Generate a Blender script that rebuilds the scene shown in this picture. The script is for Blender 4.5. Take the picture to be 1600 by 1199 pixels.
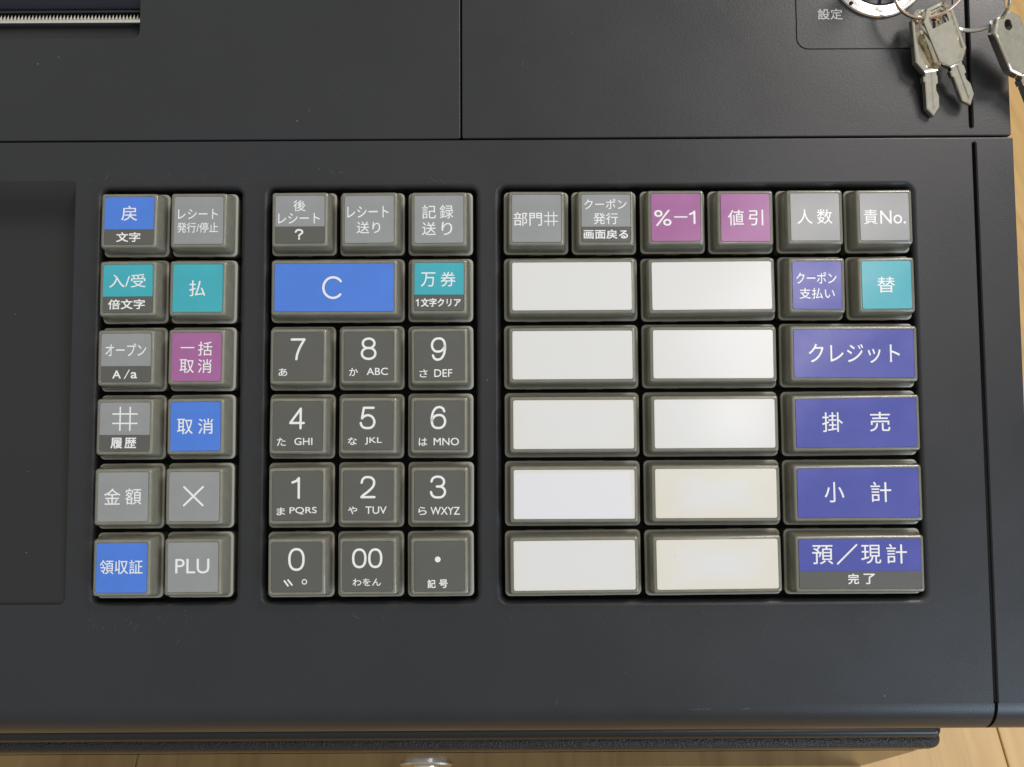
import bpy, bmesh, math, random
from mathutils import Matrix, Vector, Euler
from mathutils.geometry import tessellate_polygon

random.seed(7)
for o in list(bpy.data.objects):
    bpy.data.objects.remove(o)
scene = bpy.context.scene
C = scene.collection
MM = 0.001

# ------------------------------------------------------------------ frame of reference
# Everything on the register is laid out in millimetres on its sloping key deck
# (x right, y away from the user, z out of the deck); DECK turns that into the room.
SLOPE = math.radians(27.7)
DECK = Matrix.Translation((0, 0, 0.180 - 0.014487)) @ Matrix.Rotation(SLOPE, 4, 'X')

# ------------------------------------------------------------------ camera
FPX = 1247.0
cam_loc = Vector((-6.9768, -57.3566, 219.4159))
cam_rot = Euler((0.0577, 0.0, -0.0055), 'XYZ')
cd = bpy.data.cameras.new('camera')
cd.sensor_width = 36.0
cd.lens = FPX / 1600 * 36
cd.clip_start = 0.01
cd.clip_end = 50
cam = bpy.data.objects.new('camera', cd)
C.objects.link(cam)
cam.matrix_world = DECK @ (Matrix.Translation(cam_loc * MM) @ cam_rot.to_matrix().to_4x4())
scene.camera = cam

# ------------------------------------------------------------------ room light
world = bpy.data.worlds.new("World")
scene.world = world
world.use_nodes = True
bg = world.node_tree.nodes['Background']
bg.inputs[1].default_value = 0.56
# a plain room: pale ceiling above, darker walls and floor around
_nt = world.node_tree
_tc = _nt.nodes.new('ShaderNodeTexCoord')
_sp = _nt.nodes.new('ShaderNodeSeparateXYZ')
_rp = _nt.nodes.new('ShaderNodeValToRGB')
_mr = _nt.nodes.new('ShaderNodeMapRange')
_mr.inputs['From Min'].default_value = -1.0
_nt.links.new(_tc.outputs['Generated'], _sp.inputs[0])
_nt.links.new(_sp.outputs['Z'], _mr.inputs[0])
_nt.links.new(_mr.outputs[0], _rp.inputs[0])
_e = _rp.color_ramp.elements
_e[0].position, _e[0].color = 0.35, (0.30, 0.27, 0.22, 1)
_e[1].position, _e[1].color = 1.0, (1.00, 0.99, 0.92, 1)
_m = _e.new(0.72)
_m.color = (0.66, 0.66, 0.61, 1)
_nt.links.new(_rp.outputs[0], bg.inputs[0])


def area(name, deck_dir, dist, sx, sy, watts, col, target=(0, -50, 0)):
    """lamp seen from the deck in direction deck_dir, aimed at the keyboard"""
    l = bpy.data.lights.new(name, 'AREA')
    l.shape = 'RECTANGLE'
    l.size, l.size_y = sx, sy
    l.energy = watts
    l.color = col
    o = bpy.data.objects.new(name, l)
    C.objects.link(o)
    t = DECK @ (Vector(target) * MM)
    d = (DECK.to_3x3() @ Vector(deck_dir)).normalized()
    o.location = t + d * dist
    o.rotation_euler = d.to_track_quat('Z', 'Y').to_euler()
    return o


area('ceiling_lamp', (0.85, 0.95, 1.0), 2.0, 0.6, 0.6, 20, (1.0, 0.94, 0.88))
area('ceiling_spot', (0.275, 0.005, 1.0), 2.0, 0.09, 0.09, 0.4, (1.0, 0.98, 0.96), (54, -55, 0))
area('glare_panel', (0.40, 0.20, 1.0), 2.0, 0.62, 0.30, 2.9, (1.0, 0.89, 0.89), (0, -50, 0))  # unseen soft lamp, added for the pale glare on the right keys
area('window_light', (1.15, -0.85, 1.0), 2.4, 0.95, 0.85, 23, (0.60, 0.78, 1.0))

scene.view_settings.view_transform = 'Standard'
scene.view_settings.look = 'None'
scene.view_settings.exposure = 0.0
scene.view_settings.gamma = 1.0


# ------------------------------------------------------------------ helpers
ROT = cam_rot.to_matrix()


def P(u, v, z=0.0):
    """point of the deck plane at height z (mm) that the camera sees at pixel u, v of the photograph"""
    d = ROT @ Vector(((u - 800) / FPX, (599.5 - v) / FPX, -1.0))
    t = (z - cam_loc.z) / d.z
    return cam_loc + d * t


def tag(o, label=None, cat=None, group=None, kind=None):
    for k, v in (('label', label), ('category', cat), ('group', group), ('kind', kind)):
        if v:
            o[k] = v
    return o


def empty(name, label, cat, mat=None, group=None):
    o = bpy.data.objects.new(name, None)
    o.empty_display_size = 0.02
    C.objects.link(o)
    if mat is not None:
        o.matrix_world = mat
    tag(o, label, cat, group)
    return o


class MB:
    """collects geometry in millimetres"""

    def __init__(self):
        self.v, self.f, self.s = [], [], []

    def add(self, verts, faces, smooth=False):
        n = len(self.v)
        self.v += [tuple(p) for p in verts]
        for f in faces:
            self.f.append([n + i for i in f])
            self.s.append(smooth)

    def rings(self, rings, smooth=False, closed=True, cap_first=False, cap_last=False):
        m = len(rings[0])
        verts = [p for r in rings for p in r]
        faces = []
        for k in range(len(rings) - 1):
            for i in range(m if closed else m - 1):
                j = (i + 1) % m
                faces.append((k * m + i, k * m + j, (k + 1) * m + j, (k + 1) * m + i))
        self.add(verts, faces, smooth)
        if cap_first:
            self.add(rings[0], [list(range(m))[::-1]])
        if cap_last:
            self.add(rings[-1], [list(range(m))])

    def flat(self, loops, z):
        """flat face with holes at height z"""
        vl = [[Vector((p[0], p[1], 0)) for p in l] for l in loops]
        tris = tessellate_polygon(vl)
        pts = [p for l in vl for p in l]
        faces = []
        for a, b, c in tris:
            n = (pts[b] - pts[a]).cross(pts[c] - pts[a]).z
            if abs(n) < 1e-9:
                continue
            faces.append((a, b, c) if n > 0 else (a, c, b))
        zf = z if callable(z) else (lambda x, y: z)
        self.add([(p.x, p.y, zf(p.x, p.y)) for p in pts], faces)

    def box(self, x0, x1, y0, y1, z0, z1):
        v = [(x0, y0, z0), (x1, y0, z0), (x1, y1, z0), (x0, y1, z0), (x0, y0, z1), (x1, y0, z1), (x1, y1, z1), (x0, y1, z1)]
        self.add(v, [(3, 2, 1, 0), (4, 5, 6, 7), (0, 1, 5, 4), (1, 2, 6, 5), (2, 3, 7, 6), (3, 0, 4, 7)])

    def tube(self, pts, r, n=10, closed=False):
        pts = [Vector(p) for p in pts]
        rings = []
        m = len(pts)
        prev = None
        for i in range(m):
            a = pts[(i - 1) % m] if (closed or i > 0) else pts[i]
            b = pts[(i + 1) % m] if (closed or i < m - 1) else pts[i]
            t = (b - a).normalized()
            if prev is None:
                up = Vector((0, 0, 1)) if abs(t.z) < 0.9 else Vector((1, 0, 0))
                u = t.cross(up).normalized()
            else:
                u = (prev - t * prev.dot(t)).normalized()
            prev = u
            w = t.cross(u)
            rings.append([pts[i] + (u * math.cos(2 * math.pi * k / n) + w * math.sin(2 * math.pi * k / n)) * r for k in range(n)])
        if closed:
            rings.append(rings[0])
            self.rings(rings, True)
        else:
            self.rings(rings, True, cap_first=True, cap_last=True)

    def mesh(self, name, mat, bevel=None):
        me = bpy.data.meshes.new(name)
        me.from_pydata([(x * MM, y * MM, z * MM) for x, y, z in self.v], [], self.f)
        bm = bmesh.new()
        bm.from_mesh(me)
        bmesh.ops.remove_doubles(bm, verts=bm.verts, dist=1e-7)
        bmesh.ops.recalc_face_normals(bm, faces=bm.faces) if bevel != 'keep' else None
        bm.to_mesh(me)
        bm.free()
        if len(me.polygons) == len(self.s):
            me.polygons.foreach_set('use_smooth', self.s)
        me.materials.append(mat)
        return me

    def build(self, name, mat, parent=None, keep=True, autosmooth=None):
        me = self.mesh(name, mat, 'keep' if keep else None)
        if autosmooth:
            me.polygons.foreach_set('use_smooth', [True] * len(me.polygons))
            me.set_sharp_from_angle(angle=math.radians(autosmooth))
        return link(name, me, parent)


def link(name, me, parent=None, loc=None):
    o = bpy.data.objects.new(name, me)
    C.objects.link(o)
    if parent is not None:
        o.parent = parent
    if loc is not None:
        o.location = Vector(loc) * MM
    return o


def rrect(x0, x1, y0, y1, r, n=6):
    pts = []
    for cx, cy, a0 in ((x1 - r, y1 - r, 0), (x0 + r, y1 - r, 90), (x0 + r, y0 + r, 180), (x1 - r, y0 + r, 270)):
        for k in range(n + 1):
            a = math.radians(a0 + 90 * k / n)
            pts.append((cx + r * math.cos(a), cy + r * math.sin(a)))
    return pts


def offset(loop, d):
    """grow (d > 0) a counter-clockwise loop"""
    n = len(loop)
    out = []
    for i in range(n):
        a, b, c = Vector(loop[i - 1]), Vector(loop[i]), Vector(loop[(i + 1) % n])
        e1, e2 = b - a, c - b
        if e1.length < 1e-9:
            e1 = e2
        if e2.length < 1e-9:
            e2 = e1
        n1 = Vector((e1.y, -e1.x)).normalized()
        n2 = Vector((e2.y, -e2.x)).normalized()
        m = n1 + n2
        m = m / max(m.length_squared, 0.3) * 2
        out.append((b.x + m.x * d, b.y + m.y * d))
    return out


def at_z(loop, z):
    return [(x, y, z) for x, y in loop]


# ------------------------------------------------------------------ materials
def mat(name):
    m = bpy.data.materials.new(name)
    m.use_nodes = True
    return m, m.node_tree, m.node_tree.nodes['Principled BSDF']


def simple(name, col, rough=0.5, metal=0.0, coat=0.0, coat_rough=0.1, spec=0.5):
    m, nt, b = mat(name)
    b.inputs['Base Color'].default_value = (*col, 1)
    b.inputs['Roughness'].default_value = rough
    b.inputs['Metallic'].default_value = metal
    b.inputs['Coat Weight'].default_value = coat
    b.inputs['Coat Roughness'].default_value = coat_rough
    b.inputs['Specular IOR Level'].default_value = spec
    return m


def node(nt, t, **kw):
    n = nt.nodes.new(t)
    for k, v in kw.items():
        if k in n.inputs:
            n.inputs[k].default_value = v
        else:
            setattr(n, k, v)
    return n


def noise(nt, scale, detail=3, rough=0.5, coord='Object', vec_scale=None):
    tc = nt.nodes.new('ShaderNodeTexCoord')
    n = node(nt, 'ShaderNodeTexNoise', Scale=scale, Detail=detail, Roughness=rough)
    src = tc.outputs[coord]
    if vec_scale:
        mp = nt.nodes.new('ShaderNodeMapping')
        mp.inputs['Scale'].default_value = vec_scale
        nt.links.new(src, mp.inputs['Vector'])
        src = mp.outputs[0]
    nt.links.new(src, n.inputs['Vector'])
    return n


def ramp(nt, src, stops):
    r = nt.nodes.new('ShaderNodeValToRGB')
    el = r.color_ramp.elements
    while len(el) < len(stops):
        el.new(0.5)
    for e, (p, c) in zip(el, stops):
        e.position = p
        e.color = (*c, 1) if len(c) == 3 else c
    nt.links.new(src, r.inputs[0])
    return r


def plastic(name, col, rough, bump_scale, bump, dust=True, spec=0.5, dist=0.0001):
    """moulded plastic: fine grain, slight sheen variation, sparse pale dust"""
    m, nt, b = mat(name)
    b.inputs['Specular IOR Level'].default_value = spec
    big = noise(nt, 22, 4, 0.6)
    rr = ramp(nt, big.outputs[0], [(0.3, (rough - 0.05,) * 3), (0.7, (rough + 0.06,) * 3)])
    nt.links.new(rr.outputs[0], b.inputs['Roughness'])
    fine = noise(nt, bump_scale, 2, 0.5)
    bp = node(nt, 'ShaderNodeBump', Strength=bump, Distance=dist)
    nt.links.new(fine.outputs[0], bp.inputs['Height'])
    nt.links.new(bp.outputs[0], b.inputs['Normal'])
    c = ramp(nt, big.outputs[0], [(0.25, tuple(x * 0.93 for x in col)), (0.75, tuple(x * 1.07 for x in col))])
    out = c.outputs[0]
    if dust:
        tc = nt.nodes.new('ShaderNodeTexCoord')
        vo = node(nt, 'ShaderNodeTexVoronoi', Scale=150.0, Randomness=1.0)
        nt.links.new(tc.outputs['Object'], vo.inputs['Vector'])
        pick = nt.nodes.new('ShaderNodeSeparateColor')
        nt.links.new(vo.outputs['Color'], pick.inputs[0])
        size = node(nt, 'ShaderNodeMapRange')
        size.inputs['From Min'].default_value = 0.62
        size.inputs['From Max'].default_value = 1.0
        size.inputs['To Min'].default_value = 0.0
        size.inputs['To Max'].default_value = 0.046
        nt.links.new(pick.outputs[0], size.inputs[0])
        lt = node(nt, 'ShaderNodeMath', operation='LESS_THAN')
        nt.links.new(vo.outputs['Distance'], lt.inputs[0])
        nt.links.new(size.outputs[0], lt.inputs[1])
        sc = node(nt, 'ShaderNodeMath', operation='MULTIPLY')
        nt.links.new(lt.outputs[0], sc.inputs[0])
        sc.inputs[1].default_value = 0.28
        mx = node(nt, 'ShaderNodeMix', data_type='RGBA')
        nt.links.new(sc.outputs[0], mx.inputs[0])
        nt.links.new(out, mx.inputs[6])
        mx.inputs[7].default_value = (0.32, 0.31, 0.28, 1)
        out = mx.outputs[2]
    nt.links.new(out, b.inputs['Base Color'])
    return m


BODY = plastic('charcoal_plastic', (0.0240, 0.0250, 0.0285), 0.34, 2400, 0.28)
BODY2 = plastic('recess_shade_plastic', (0.0195, 0.0198, 0.0212), 0.40, 2400, 0.3)  # body plastic darkened: shade of the sloping recess floor put into the colour
DRAWER_TEX = plastic('wrinkle_paint', (0.016, 0.016, 0.018), 0.34, 1700, 1.0, dust=False, dist=0.0005)
BLACK = simple('well_black', (0.006, 0.006, 0.006), 0.6, spec=0.2)
GLOSSBLACK = simple('gloss_black', (0.009, 0.011, 0.022), 0.14)
DRAWER_FRONT = simple('drawer_enamel', (0.010, 0.009, 0.008), 0.17, spec=0.34)
SEAM = simple('seam_black', (0.004, 0.004, 0.004), 0.7, spec=0.1)


def smoky():
    m, nt, b = mat('smoky_cap_plastic')
    n1 = noise(nt, 260, 3, 0.6)
    c = ramp(nt, n1.outputs[0], [(0.3, (0.56, 0.545, 0.44)), (0.7, (0.68, 0.66, 0.55))])
    nt.links.new(c.outputs[0], b.inputs['Base Color'])
    b.inputs['Roughness'].default_value = 0.22
    b.inputs['Transmission Weight'].default_value = 0.72
    b.inputs['IOR'].default_value = 1.49
    b.inputs['Coat Weight'].default_value = 0.6
    b.inputs['Coat Roughness'].default_value = 0.12
    return m


CAP = smoky()
FLANGE = simple('edge_glow_lip', (0.31, 0.30, 0.25), 0.42)  # opaque lip colour stands in for light gathered in the clear edge
CORE = simple('inner_key_plastic', (0.235, 0.225, 0.178), 0.5)


def label_mat(name, col, var=0.05, coat_rough=0.16):
    m, nt, b = mat(name)
    n1 = noise(nt, 120, 4, 0.6)
    c = ramp(nt, n1.outputs[0], [(0.3, tuple(x * (1 - var) for x in col)), (0.7, tuple(min(1, x * (1 + var)) for x in col))])
    nt.links.new(c.outputs[0], b.inputs['Base Color'])
    b.inputs['Roughness'].default_value = 0.5
    b.inputs['Coat Weight'].default_value = 1.0
    r2 = noise(nt, 60, 3, 0.6)
    rr = ramp(nt, r2.outputs[0], [(0.3, (coat_rough * 0.6,) * 3), (0.7, (coat_rough * 1.9,) * 3)])
    nt.links.new(rr.outputs[0], b.inputs['Coat Roughness'])
    return m


def white_mat(name, stain, seed):
    """white card under clear plastic, yellowed from the edges in, a few specks"""
    m, nt, b = mat(name)
    tc = nt.nodes.new('ShaderNodeTexCoord')
    mp = nt.nodes.new('ShaderNodeMapping')
    mp.inputs['Location'].default_value = (seed * 0.37, seed * 0.71, 0)
    nt.links.new(tc.outputs['Object'], mp.inputs['Vector'])
    # distance from the centre of the card, in plate half sizes
    sp = nt.nodes.new('ShaderNodeSeparateXYZ')
    nt.links.new(tc.outputs['Object'], sp.inputs[0])

    def absscale(out, k):
        a = node(nt, 'ShaderNodeMath', operation='ABSOLUTE')
        nt.links.new(out, a.inputs[0])
        s = node(nt, 'ShaderNodeMath', operation='MULTIPLY')
        nt.links.new(a.outputs[0], s.inputs[0])
        s.inputs[1].default_value = k
        return s.outputs[0]
    mxm = node(nt, 'ShaderNodeMath', operation='MAXIMUM')
    nt.links.new(absscale(sp.outputs[0], 1 / 0.0163), mxm.inputs[0])
    nt.links.new(absscale(sp.outputs[1], 1 / 0.0066), mxm.inputs[1])
    ns = node(nt, 'ShaderNodeTexNoise', Scale=130.0, Detail=3.0, Roughness=0.55)
    nt.links.new(mp.outputs[0], ns.inputs['Vector'])
    ad = node(nt, 'ShaderNodeMath', operation='MULTIPLY_ADD')
    nt.links.new(ns.outputs[0], ad.inputs[0])
    ad.inputs[1].default_value = 0.7
    nt.links.new(mxm.outputs[0], ad.inputs[2])
    rm = ramp(nt, ad.outputs[0], [(0.0, (0, 0, 0)), (1.0, (1, 1, 1))])
    mr = node(nt, 'ShaderNodeMapRange')
    nt.links.new(ad.outputs[0], mr.inputs[0])
    mr.inputs['From Min'].default_value = 1.02 if stain < 0.8 else 0.62
    mr.inputs['From Max'].default_value = 1.38
    mr.inputs['To Max'].default_value = stain
    nt.nodes.remove(rm)
    mx = node(nt, 'ShaderNodeMix', data_type='RGBA')
    nt.links.new(mr.outputs[0], mx.inputs[0])
    mx.inputs[6].default_value = (0.775, 0.765, 0.75, 1)
    mx.inputs[7].default_value = (0.775, 0.715, 0.59, 1)
    # specks
    vo = node(nt, 'ShaderNodeTexVoronoi', Scale=330.0)
    nt.links.new(mp.outputs[0], vo.inputs['Vector'])
    pick = nt.nodes.new('ShaderNodeSeparateColor')
    nt.links.new(vo.outputs['Color'], pick.inputs[0])
    mr2 = node(nt, 'ShaderNodeMapRange')
    mr2.inputs['From Min'].default_value = 0.90
    mr2.inputs['From Max'].default_value = 1.0
    mr2.inputs['To Max'].default_value = 0.11
    nt.links.new(pick.outputs[1], mr2.inputs[0])
    lt = node(nt, 'ShaderNodeMath', operation='LESS_THAN')
    nt.links.new(vo.outputs['Distance'], lt.inputs[0])
    nt.links.new(mr2.outputs[0], lt.inputs[1])
    sc = node(nt, 'ShaderNodeMath', operation='MULTIPLY')
    nt.links.new(lt.outputs[0], sc.inputs[0])
    sc.inputs[1].default_value = 0.5
    mx2 = node(nt, 'ShaderNodeMix', data_type='RGBA')
    nt.links.new(sc.outputs[0], mx2.inputs[0])
    nt.links.new(mx.outputs[2], mx2.inputs[6])
    mx2.inputs[7].default_value = (0.35, 0.28, 0.24, 1)
    nt.links.new(mx2.outputs[2], b.inputs['Base Color'])
    b.inputs['Roughness'].default_value = 0.45
    b.inputs['Coat Weight'].default_value = 1.0
    b.inputs['Coat Roughness'].default_value = 0.17
    return m


LM = {
    'grey': label_mat('grey_label', (0.29, 0.298, 0.30)),
    'blue': label_mat('blue_label', (0.055, 0.20, 0.72)),
    'cyan': label_mat('cyan_label', (0.03, 0.41, 0.49)),
    'pink': label_mat('pink_label', (0.38, 0.115, 0.32)),
    'purple': label_mat('violet_blue_label', (0.052, 0.064, 0.37)),
    'dark': label_mat('dark_grey_label', (0.088, 0.086, 0.076)),
}
INK = simple('white_print', (0.88, 0.88, 0.87), 0.45, coat=1.0, coat_rough=0.16)
PAINT = simple('panel_print', (0.60, 0.60, 0.56), 0.5)
PAPER = simple('paper_strip', (0.80, 0.79, 0.81), 0.5, coat=0.7, coat_rough=0.2)


def metal(name, col, rough, scale=900, var=0.08, dents=0.0002):
    m, nt, b = mat(name)
    b.inputs['Metallic'].default_value = 1.0
    n1 = noise(nt, scale, 4, 0.65)
    c = ramp(nt, n1.outputs[0], [(0.3, tuple(x * 0.82 for x in col)), (0.65, col)])
    nt.links.new(c.outputs[0], b.inputs['Base Color'])
    rr = ramp(nt, n1.outputs[0], [(0.3, (rough + var,) * 3), (0.7, (rough - var * 0.5,) * 3)])
    nt.links.new(rr.outputs[0], b.inputs['Roughness'])
    bp = node(nt, 'ShaderNodeBump', Strength=0.5, Distance=dents)
    n2 = noise(nt, 150, 2, 0.5)
    nt.links.new(n2.outputs[0], bp.inputs['Height'])
    nt.links.new(bp.outputs[0], b.inputs['Normal'])
    return m


NICKEL = metal('worn_nickel', (0.95, 0.90, 0.79), 0.10, 420, 0.05, 0.0007)
CHROME = metal('satin_chrome', (0.80, 0.80, 0.80), 0.20, 500)
COPPER = metal('copper_wire', (0.85, 0.64, 0.52), 0.20)
STEEL = metal('steel_wire', (0.74, 0.72, 0.68), 0.18)
BLADE = metal('blade_steel', (0.95, 0.93, 0.86), 0.32)


def wood():
    m, nt, b = mat('pale_wood')
    tc = nt.nodes.new('ShaderNodeTexCoord')
    oi = nt.nodes.new('ShaderNodeObjectInfo')
    add = node(nt, 'ShaderNodeVectorMath', operation='ADD')
    nt.links.new(tc.outputs['Object'], add.inputs[0])
    mul = node(nt, 'ShaderNodeVectorMath', operation='SCALE')
    mul.inputs[0].default_value = (3, 7, 1)
    nt.links.new(oi.outputs['Random'], mul.inputs['Scale'])
    nt.links.new(mul.outputs[0], add.inputs[1])
    mp = nt.nodes.new('ShaderNodeMapping')
    mp.inputs['Scale'].default_value = (60, 4.0, 1)
    nt.links.new(add.outputs[0], mp.inputs['Vector'])
    n1 = node(nt, 'ShaderNodeTexNoise', Scale=2.2, Detail=5.0, Roughness=0.6, Distortion=0.6)
    nt.links.new(mp.outputs[0], n1.inputs['Vector'])
    c = ramp(nt, n1.outputs[0], [(0.30, (0.46, 0.27, 0.095)), (0.5, (0.57, 0.36, 0.135)), (0.72, (0.65, 0.42, 0.17))])
    nt.links.new(c.outputs[0], b.inputs['Base Color'])
    b.inputs['Roughness'].default_value = 0.42
    bp = node(nt, 'ShaderNodeBump', Strength=0.1, Distance=0.0003)
    nt.links.new(n1.outputs[0], bp.inputs['Height'])
    nt.links.new(bp.outputs[0], b.inputs['Normal'])
    return m


WOOD = wood()

# ------------------------------------------------------------------ register body
reg = empty('cash_register', 'charcoal cash register with translucent keys in three sunken blocks', 'cash register', DECK)

XL = -195.0                                  # beyond the left of the frame
XR = P(1590, 380).x                          # right side of the deck
XM = P(720.5, 110).x                         # seam between the two rear covers
YS = P(800, 217.5).y                         # seam between key deck and rear covers
YF = -131.6                          # where the front edge starts to roll over
YTOP = YS + 95
GX = P(1533, 500).x                          # long groove near the right side
GW = 0.48
FR = 9.2                                     # front roll radius
print('XR', XR, 'XM', XM, 'YS', YS, 'YF', YF, 'GX', GX, P(1520, 225), P(1556, 1090), 'front', P(800, 1137, -6))

WELLS = [(P(153, 600, 0).x, P(378, 600, 0).x), (P(417, 600).x, P(744, 600).x), (P(785, 600).x, P(1436, 600).x)]
WELLS[0] = (-111.1 - 9.9, -111.1 + 19 + 9.9)
WELLS[1] = (-64.52 - 9.9, -64.52 + 38 + 9.9)
WELLS[2] = (-9.9, 95 + 9.9)
WY0, WY1 = -5 * 18.72 - 10.1, 10.1

front = MB()
gtop = P(1520, 225).y
lip = 1.4
well_loops = [rrect(a, b, WY0, WY1, 1.9) for a, b in WELLS]
# display recess at the left, its floor sinking away from the user
DX = P(110, 620).x
DY0, DY1 = P(60, 945).y, P(60, 283).y
disp = [(XL + 6, DY0), (DX - 1.6, DY0), (DX - 0.5, DY0 + 0.45), (DX, DY0 + 1.6), (DX, DY1), (XL + 6, DY1)]
chf = 0.3
outer = [(XL, YF), (GX - GW - chf, YF)]
outer += [(GX - GW - chf, gtop)] + [(GX + (GW + chf) * math.cos(math.radians(a)), gtop + (GW + chf) * math.sin(math.radians(a))) for a in (150, 120, 90, 60, 30)] + [(GX + GW + chf, gtop)]
outer += [(GX + GW + chf, YF), (XR - chf, YF), (XR - chf, YS - 0.2 - chf), (XL, YS - 0.2 - chf)]
front.flat([outer] + [offset(l, lip)[::-1] for l in well_loops] + [disp[::-1]], 0.0)
# rolled rim of every key well, then its wall
for l in well_loops:
    rings = []
    for k in range(7):
        a = math.radians(90 * k / 6)
        rings.append(at_z(offset(l, lip - lip * math.sin(a)), -lip * (1 - math.cos(a)))[::-1])
    rings.append(at_z(l, -7.0)[::-1])
    front.rings(rings, True)
# chamfer and walls: rear seam, right side, groove


def swept(mb, p0, p1, out, prof, smooth=True):
    """profile (outward, z) swept along the segment p0-p1"""
    mb.rings([[(p0[0] + out[0] * o_, p0[1] + out[1] * o_, z), (p1[0] + out[0] * o_, p1[1] + out[1] * o_, z)] for o_, z in prof], smooth, closed=False)


edge_prof = [(0, 0), (chf * 0.6, -chf * 0.15), (chf * 0.9, -chf * 0.5), (chf, -chf), (chf, -9)]
swept(front, (XR - chf, YS - 0.2 - chf), (XL, YS - 0.2 - chf), (0, 1), edge_prof)
swept(front, (XR - chf, YF), (XR - chf, YS - 0.2 - chf), (1, 0), [(0, 0), (chf * 0.6, -chf * 0.15), (chf, -chf), (chf, -24)])
gl = [(GX - GW - chf, YF)] + [p for p in outer[2:9]] + [(GX + GW + chf, YF)]
g_in = [(GX - GW, YF)] + [(GX - GW, gtop)] + [(GX + GW * math.cos(math.radians(a)), gtop + GW * math.sin(math.radians(a))) for a in (150, 120, 90, 60, 30)] + [(GX + GW, gtop), (GX + GW, YF)]
front.rings([at_z(gl, 0), at_z(g_in, -chf), at_z(g_in, -1.8)], False, closed=False)
# front roll in two spans, the groove running through between them
prof = [(FR * math.sin(math.radians(a)), -FR * (1 - math.cos(math.radians(a)))) for a in range(0, 97, 4)]
prof += [(prof[-1][0] - 0.5, -12), (prof[-1][0] - 1.4, -24)]
for xa, xb in ((XL, GX - GW), (GX + GW, XR)):
    swept(front, (xa, YF), (xb, YF), (0, -1), prof)
    for x in (xa, xb):
        front.add([(x, YF - o_, z) for o_, z in prof] + [(x, YF, -24)], [list(range(len(prof) + 1))])
# groove floor following the roll
front.rings([[(GX - GW, gtop + 1, -1.8), (GX + GW, gtop + 1, -1.8)], [(GX - GW, YF, -1.8), (GX + GW, YF, -1.8)]] +
            [[(GX - GW, YF - o_ * 0.804, z * 0.804 - 1.8), (GX + GW, YF - o_ * 0.804, z * 0.804 - 1.8)] for o_, z in prof[1:-2]] +
            [[(GX - GW, YF - 3, -24), (GX + GW, YF - 3, -24)]], True, closed=False)


# display recess floor, walls
def dz(y):
    t = (DY1 - y)
    deep = 6.2
    if t < 13:
        s = t / 13
        return -deep * (s * s * (3 - 2 * s))
    return -deep + (deep - 0.9) * (t - 13) / (DY1 - DY0 - 13)


NY = 44
ys = [DY1 - (DY1 - DY0 - 1.6) * k / NY for k in range(NY + 1)]
deck_front = front.build('deck_panel', BODY, reg, autosmooth=35)
d = MB()
d.rings([[(XL + 6, y, dz(y)), (DX - 0.25, y, dz(y))] for y in ys], True, closed=False)
d.add([(XL + 6, ys[-1], dz(ys[-1])), (DX - 0.25, ys[-1], dz(ys[-1])), (DX - 0.6, DY0 + 0.5, dz(DY0)), (DX - 1.6, DY0, dz(DY0)), (XL + 6, DY0, dz(DY0))], [(0, 4, 3, 2, 1)])
d.rings([[(DX, y, 0), (DX - 0.12, y, min(-0.05, max(dz(y), -0.25))), (DX - 0.25, y, dz(y) - 0.01)] for y in ys], False, closed=False)
bl = [(XL + 6, DY0), (DX - 1.6, DY0), (DX - 0.5, DY0 + 0.45), (DX, DY0 + 1.6)]
d.rings([at_z(bl, 0), at_z(bl, dz(DY0))], False, closed=False)
d.build('display_recess', BODY2, reg)
# black floors of the wells
for a, b in WELLS:
    w = MB()
    w.box(a - 1.2, b + 1.2, WY0 - 1.2, WY1 + 1.2, -9, -6.2)
    # moulded ribs between the key stems
    for j in range(5):
        y = -18.72 * (j + 0.5)
        w.box(a, b, y - 0.3, y + 0.3, -6.2, -5.0)
    w.build('key_well', BLACK, reg)

# rear covers
SLX = P(218, 30).x
SLY = P(100, 60.5).y
slot = rrect(XL + 8, SLX, SLY, SLY + 42, 2.2)
pc = MB()
lo = [(XL, YS + 0.2 + chf), (XM - 0.22 - chf, YS + 0.2 + chf), (XM - 0.22 - chf, YTOP), (XL, YTOP)]
pc.flat([lo, offset(slot, 0.35)[::-1]], 0.0)
swept(pc, (XL, YS + 0.2 + chf), (XM - 0.22 - chf, YS + 0.2 + chf), (0, -1), edge_prof)
swept(pc, (XM - 0.22 - chf, YS + 0.2 + chf), (XM - 0.22 - chf, YTOP), (1, 0), edge_prof)
ylow = P(100, 36.8, -5.5).y
slot_low = [(x, max(y, ylow)) for x, y in slot]
pc.rings([at_z(offset(slot, 0.35)[::-1], 0), at_z(offset(slot, 0.1)[::-1], -0.1), at_z(slot[::-1], -0.4), at_z(slot_low[::-1], -5.5), at_z(slot_low[::-1], -9)], False)
pc.build('printer_cover', BODY, reg, autosmooth=35)
pw = MB()
YB = P(100, 36).y
pw.box(XL + 8, SLX + 1, SLY - 1, SLY + 44, -10, -8.5)
pw.build('receipt_slot', BLACK, reg)
pw = MB()
yw = P(100, 14, -2.5).y
pw.rings([[(XL + 9, yw, -6), (SLX - 0.1, yw, -6)], [(XL + 9, yw, -3.2), (SLX - 0.1, yw, -3.2)], [(XL + 9, yw + 0.5, -2.6), (SLX - 0.1, yw + 0.5, -2.6)], [(XL + 9, yw + 4, -1.6), (SLX - 0.1, yw + 4, -1.6)],
          [(XL + 9, yw + 12, -1.2), (SLX - 0.1, yw + 12, -1.2)], [(XL + 9, yw + 36, -1.4), (SLX - 0.1, yw + 36, -1.4)]], True, closed=False)
pw.build('printer_lid', GLOSSBLACK, reg)
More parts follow.
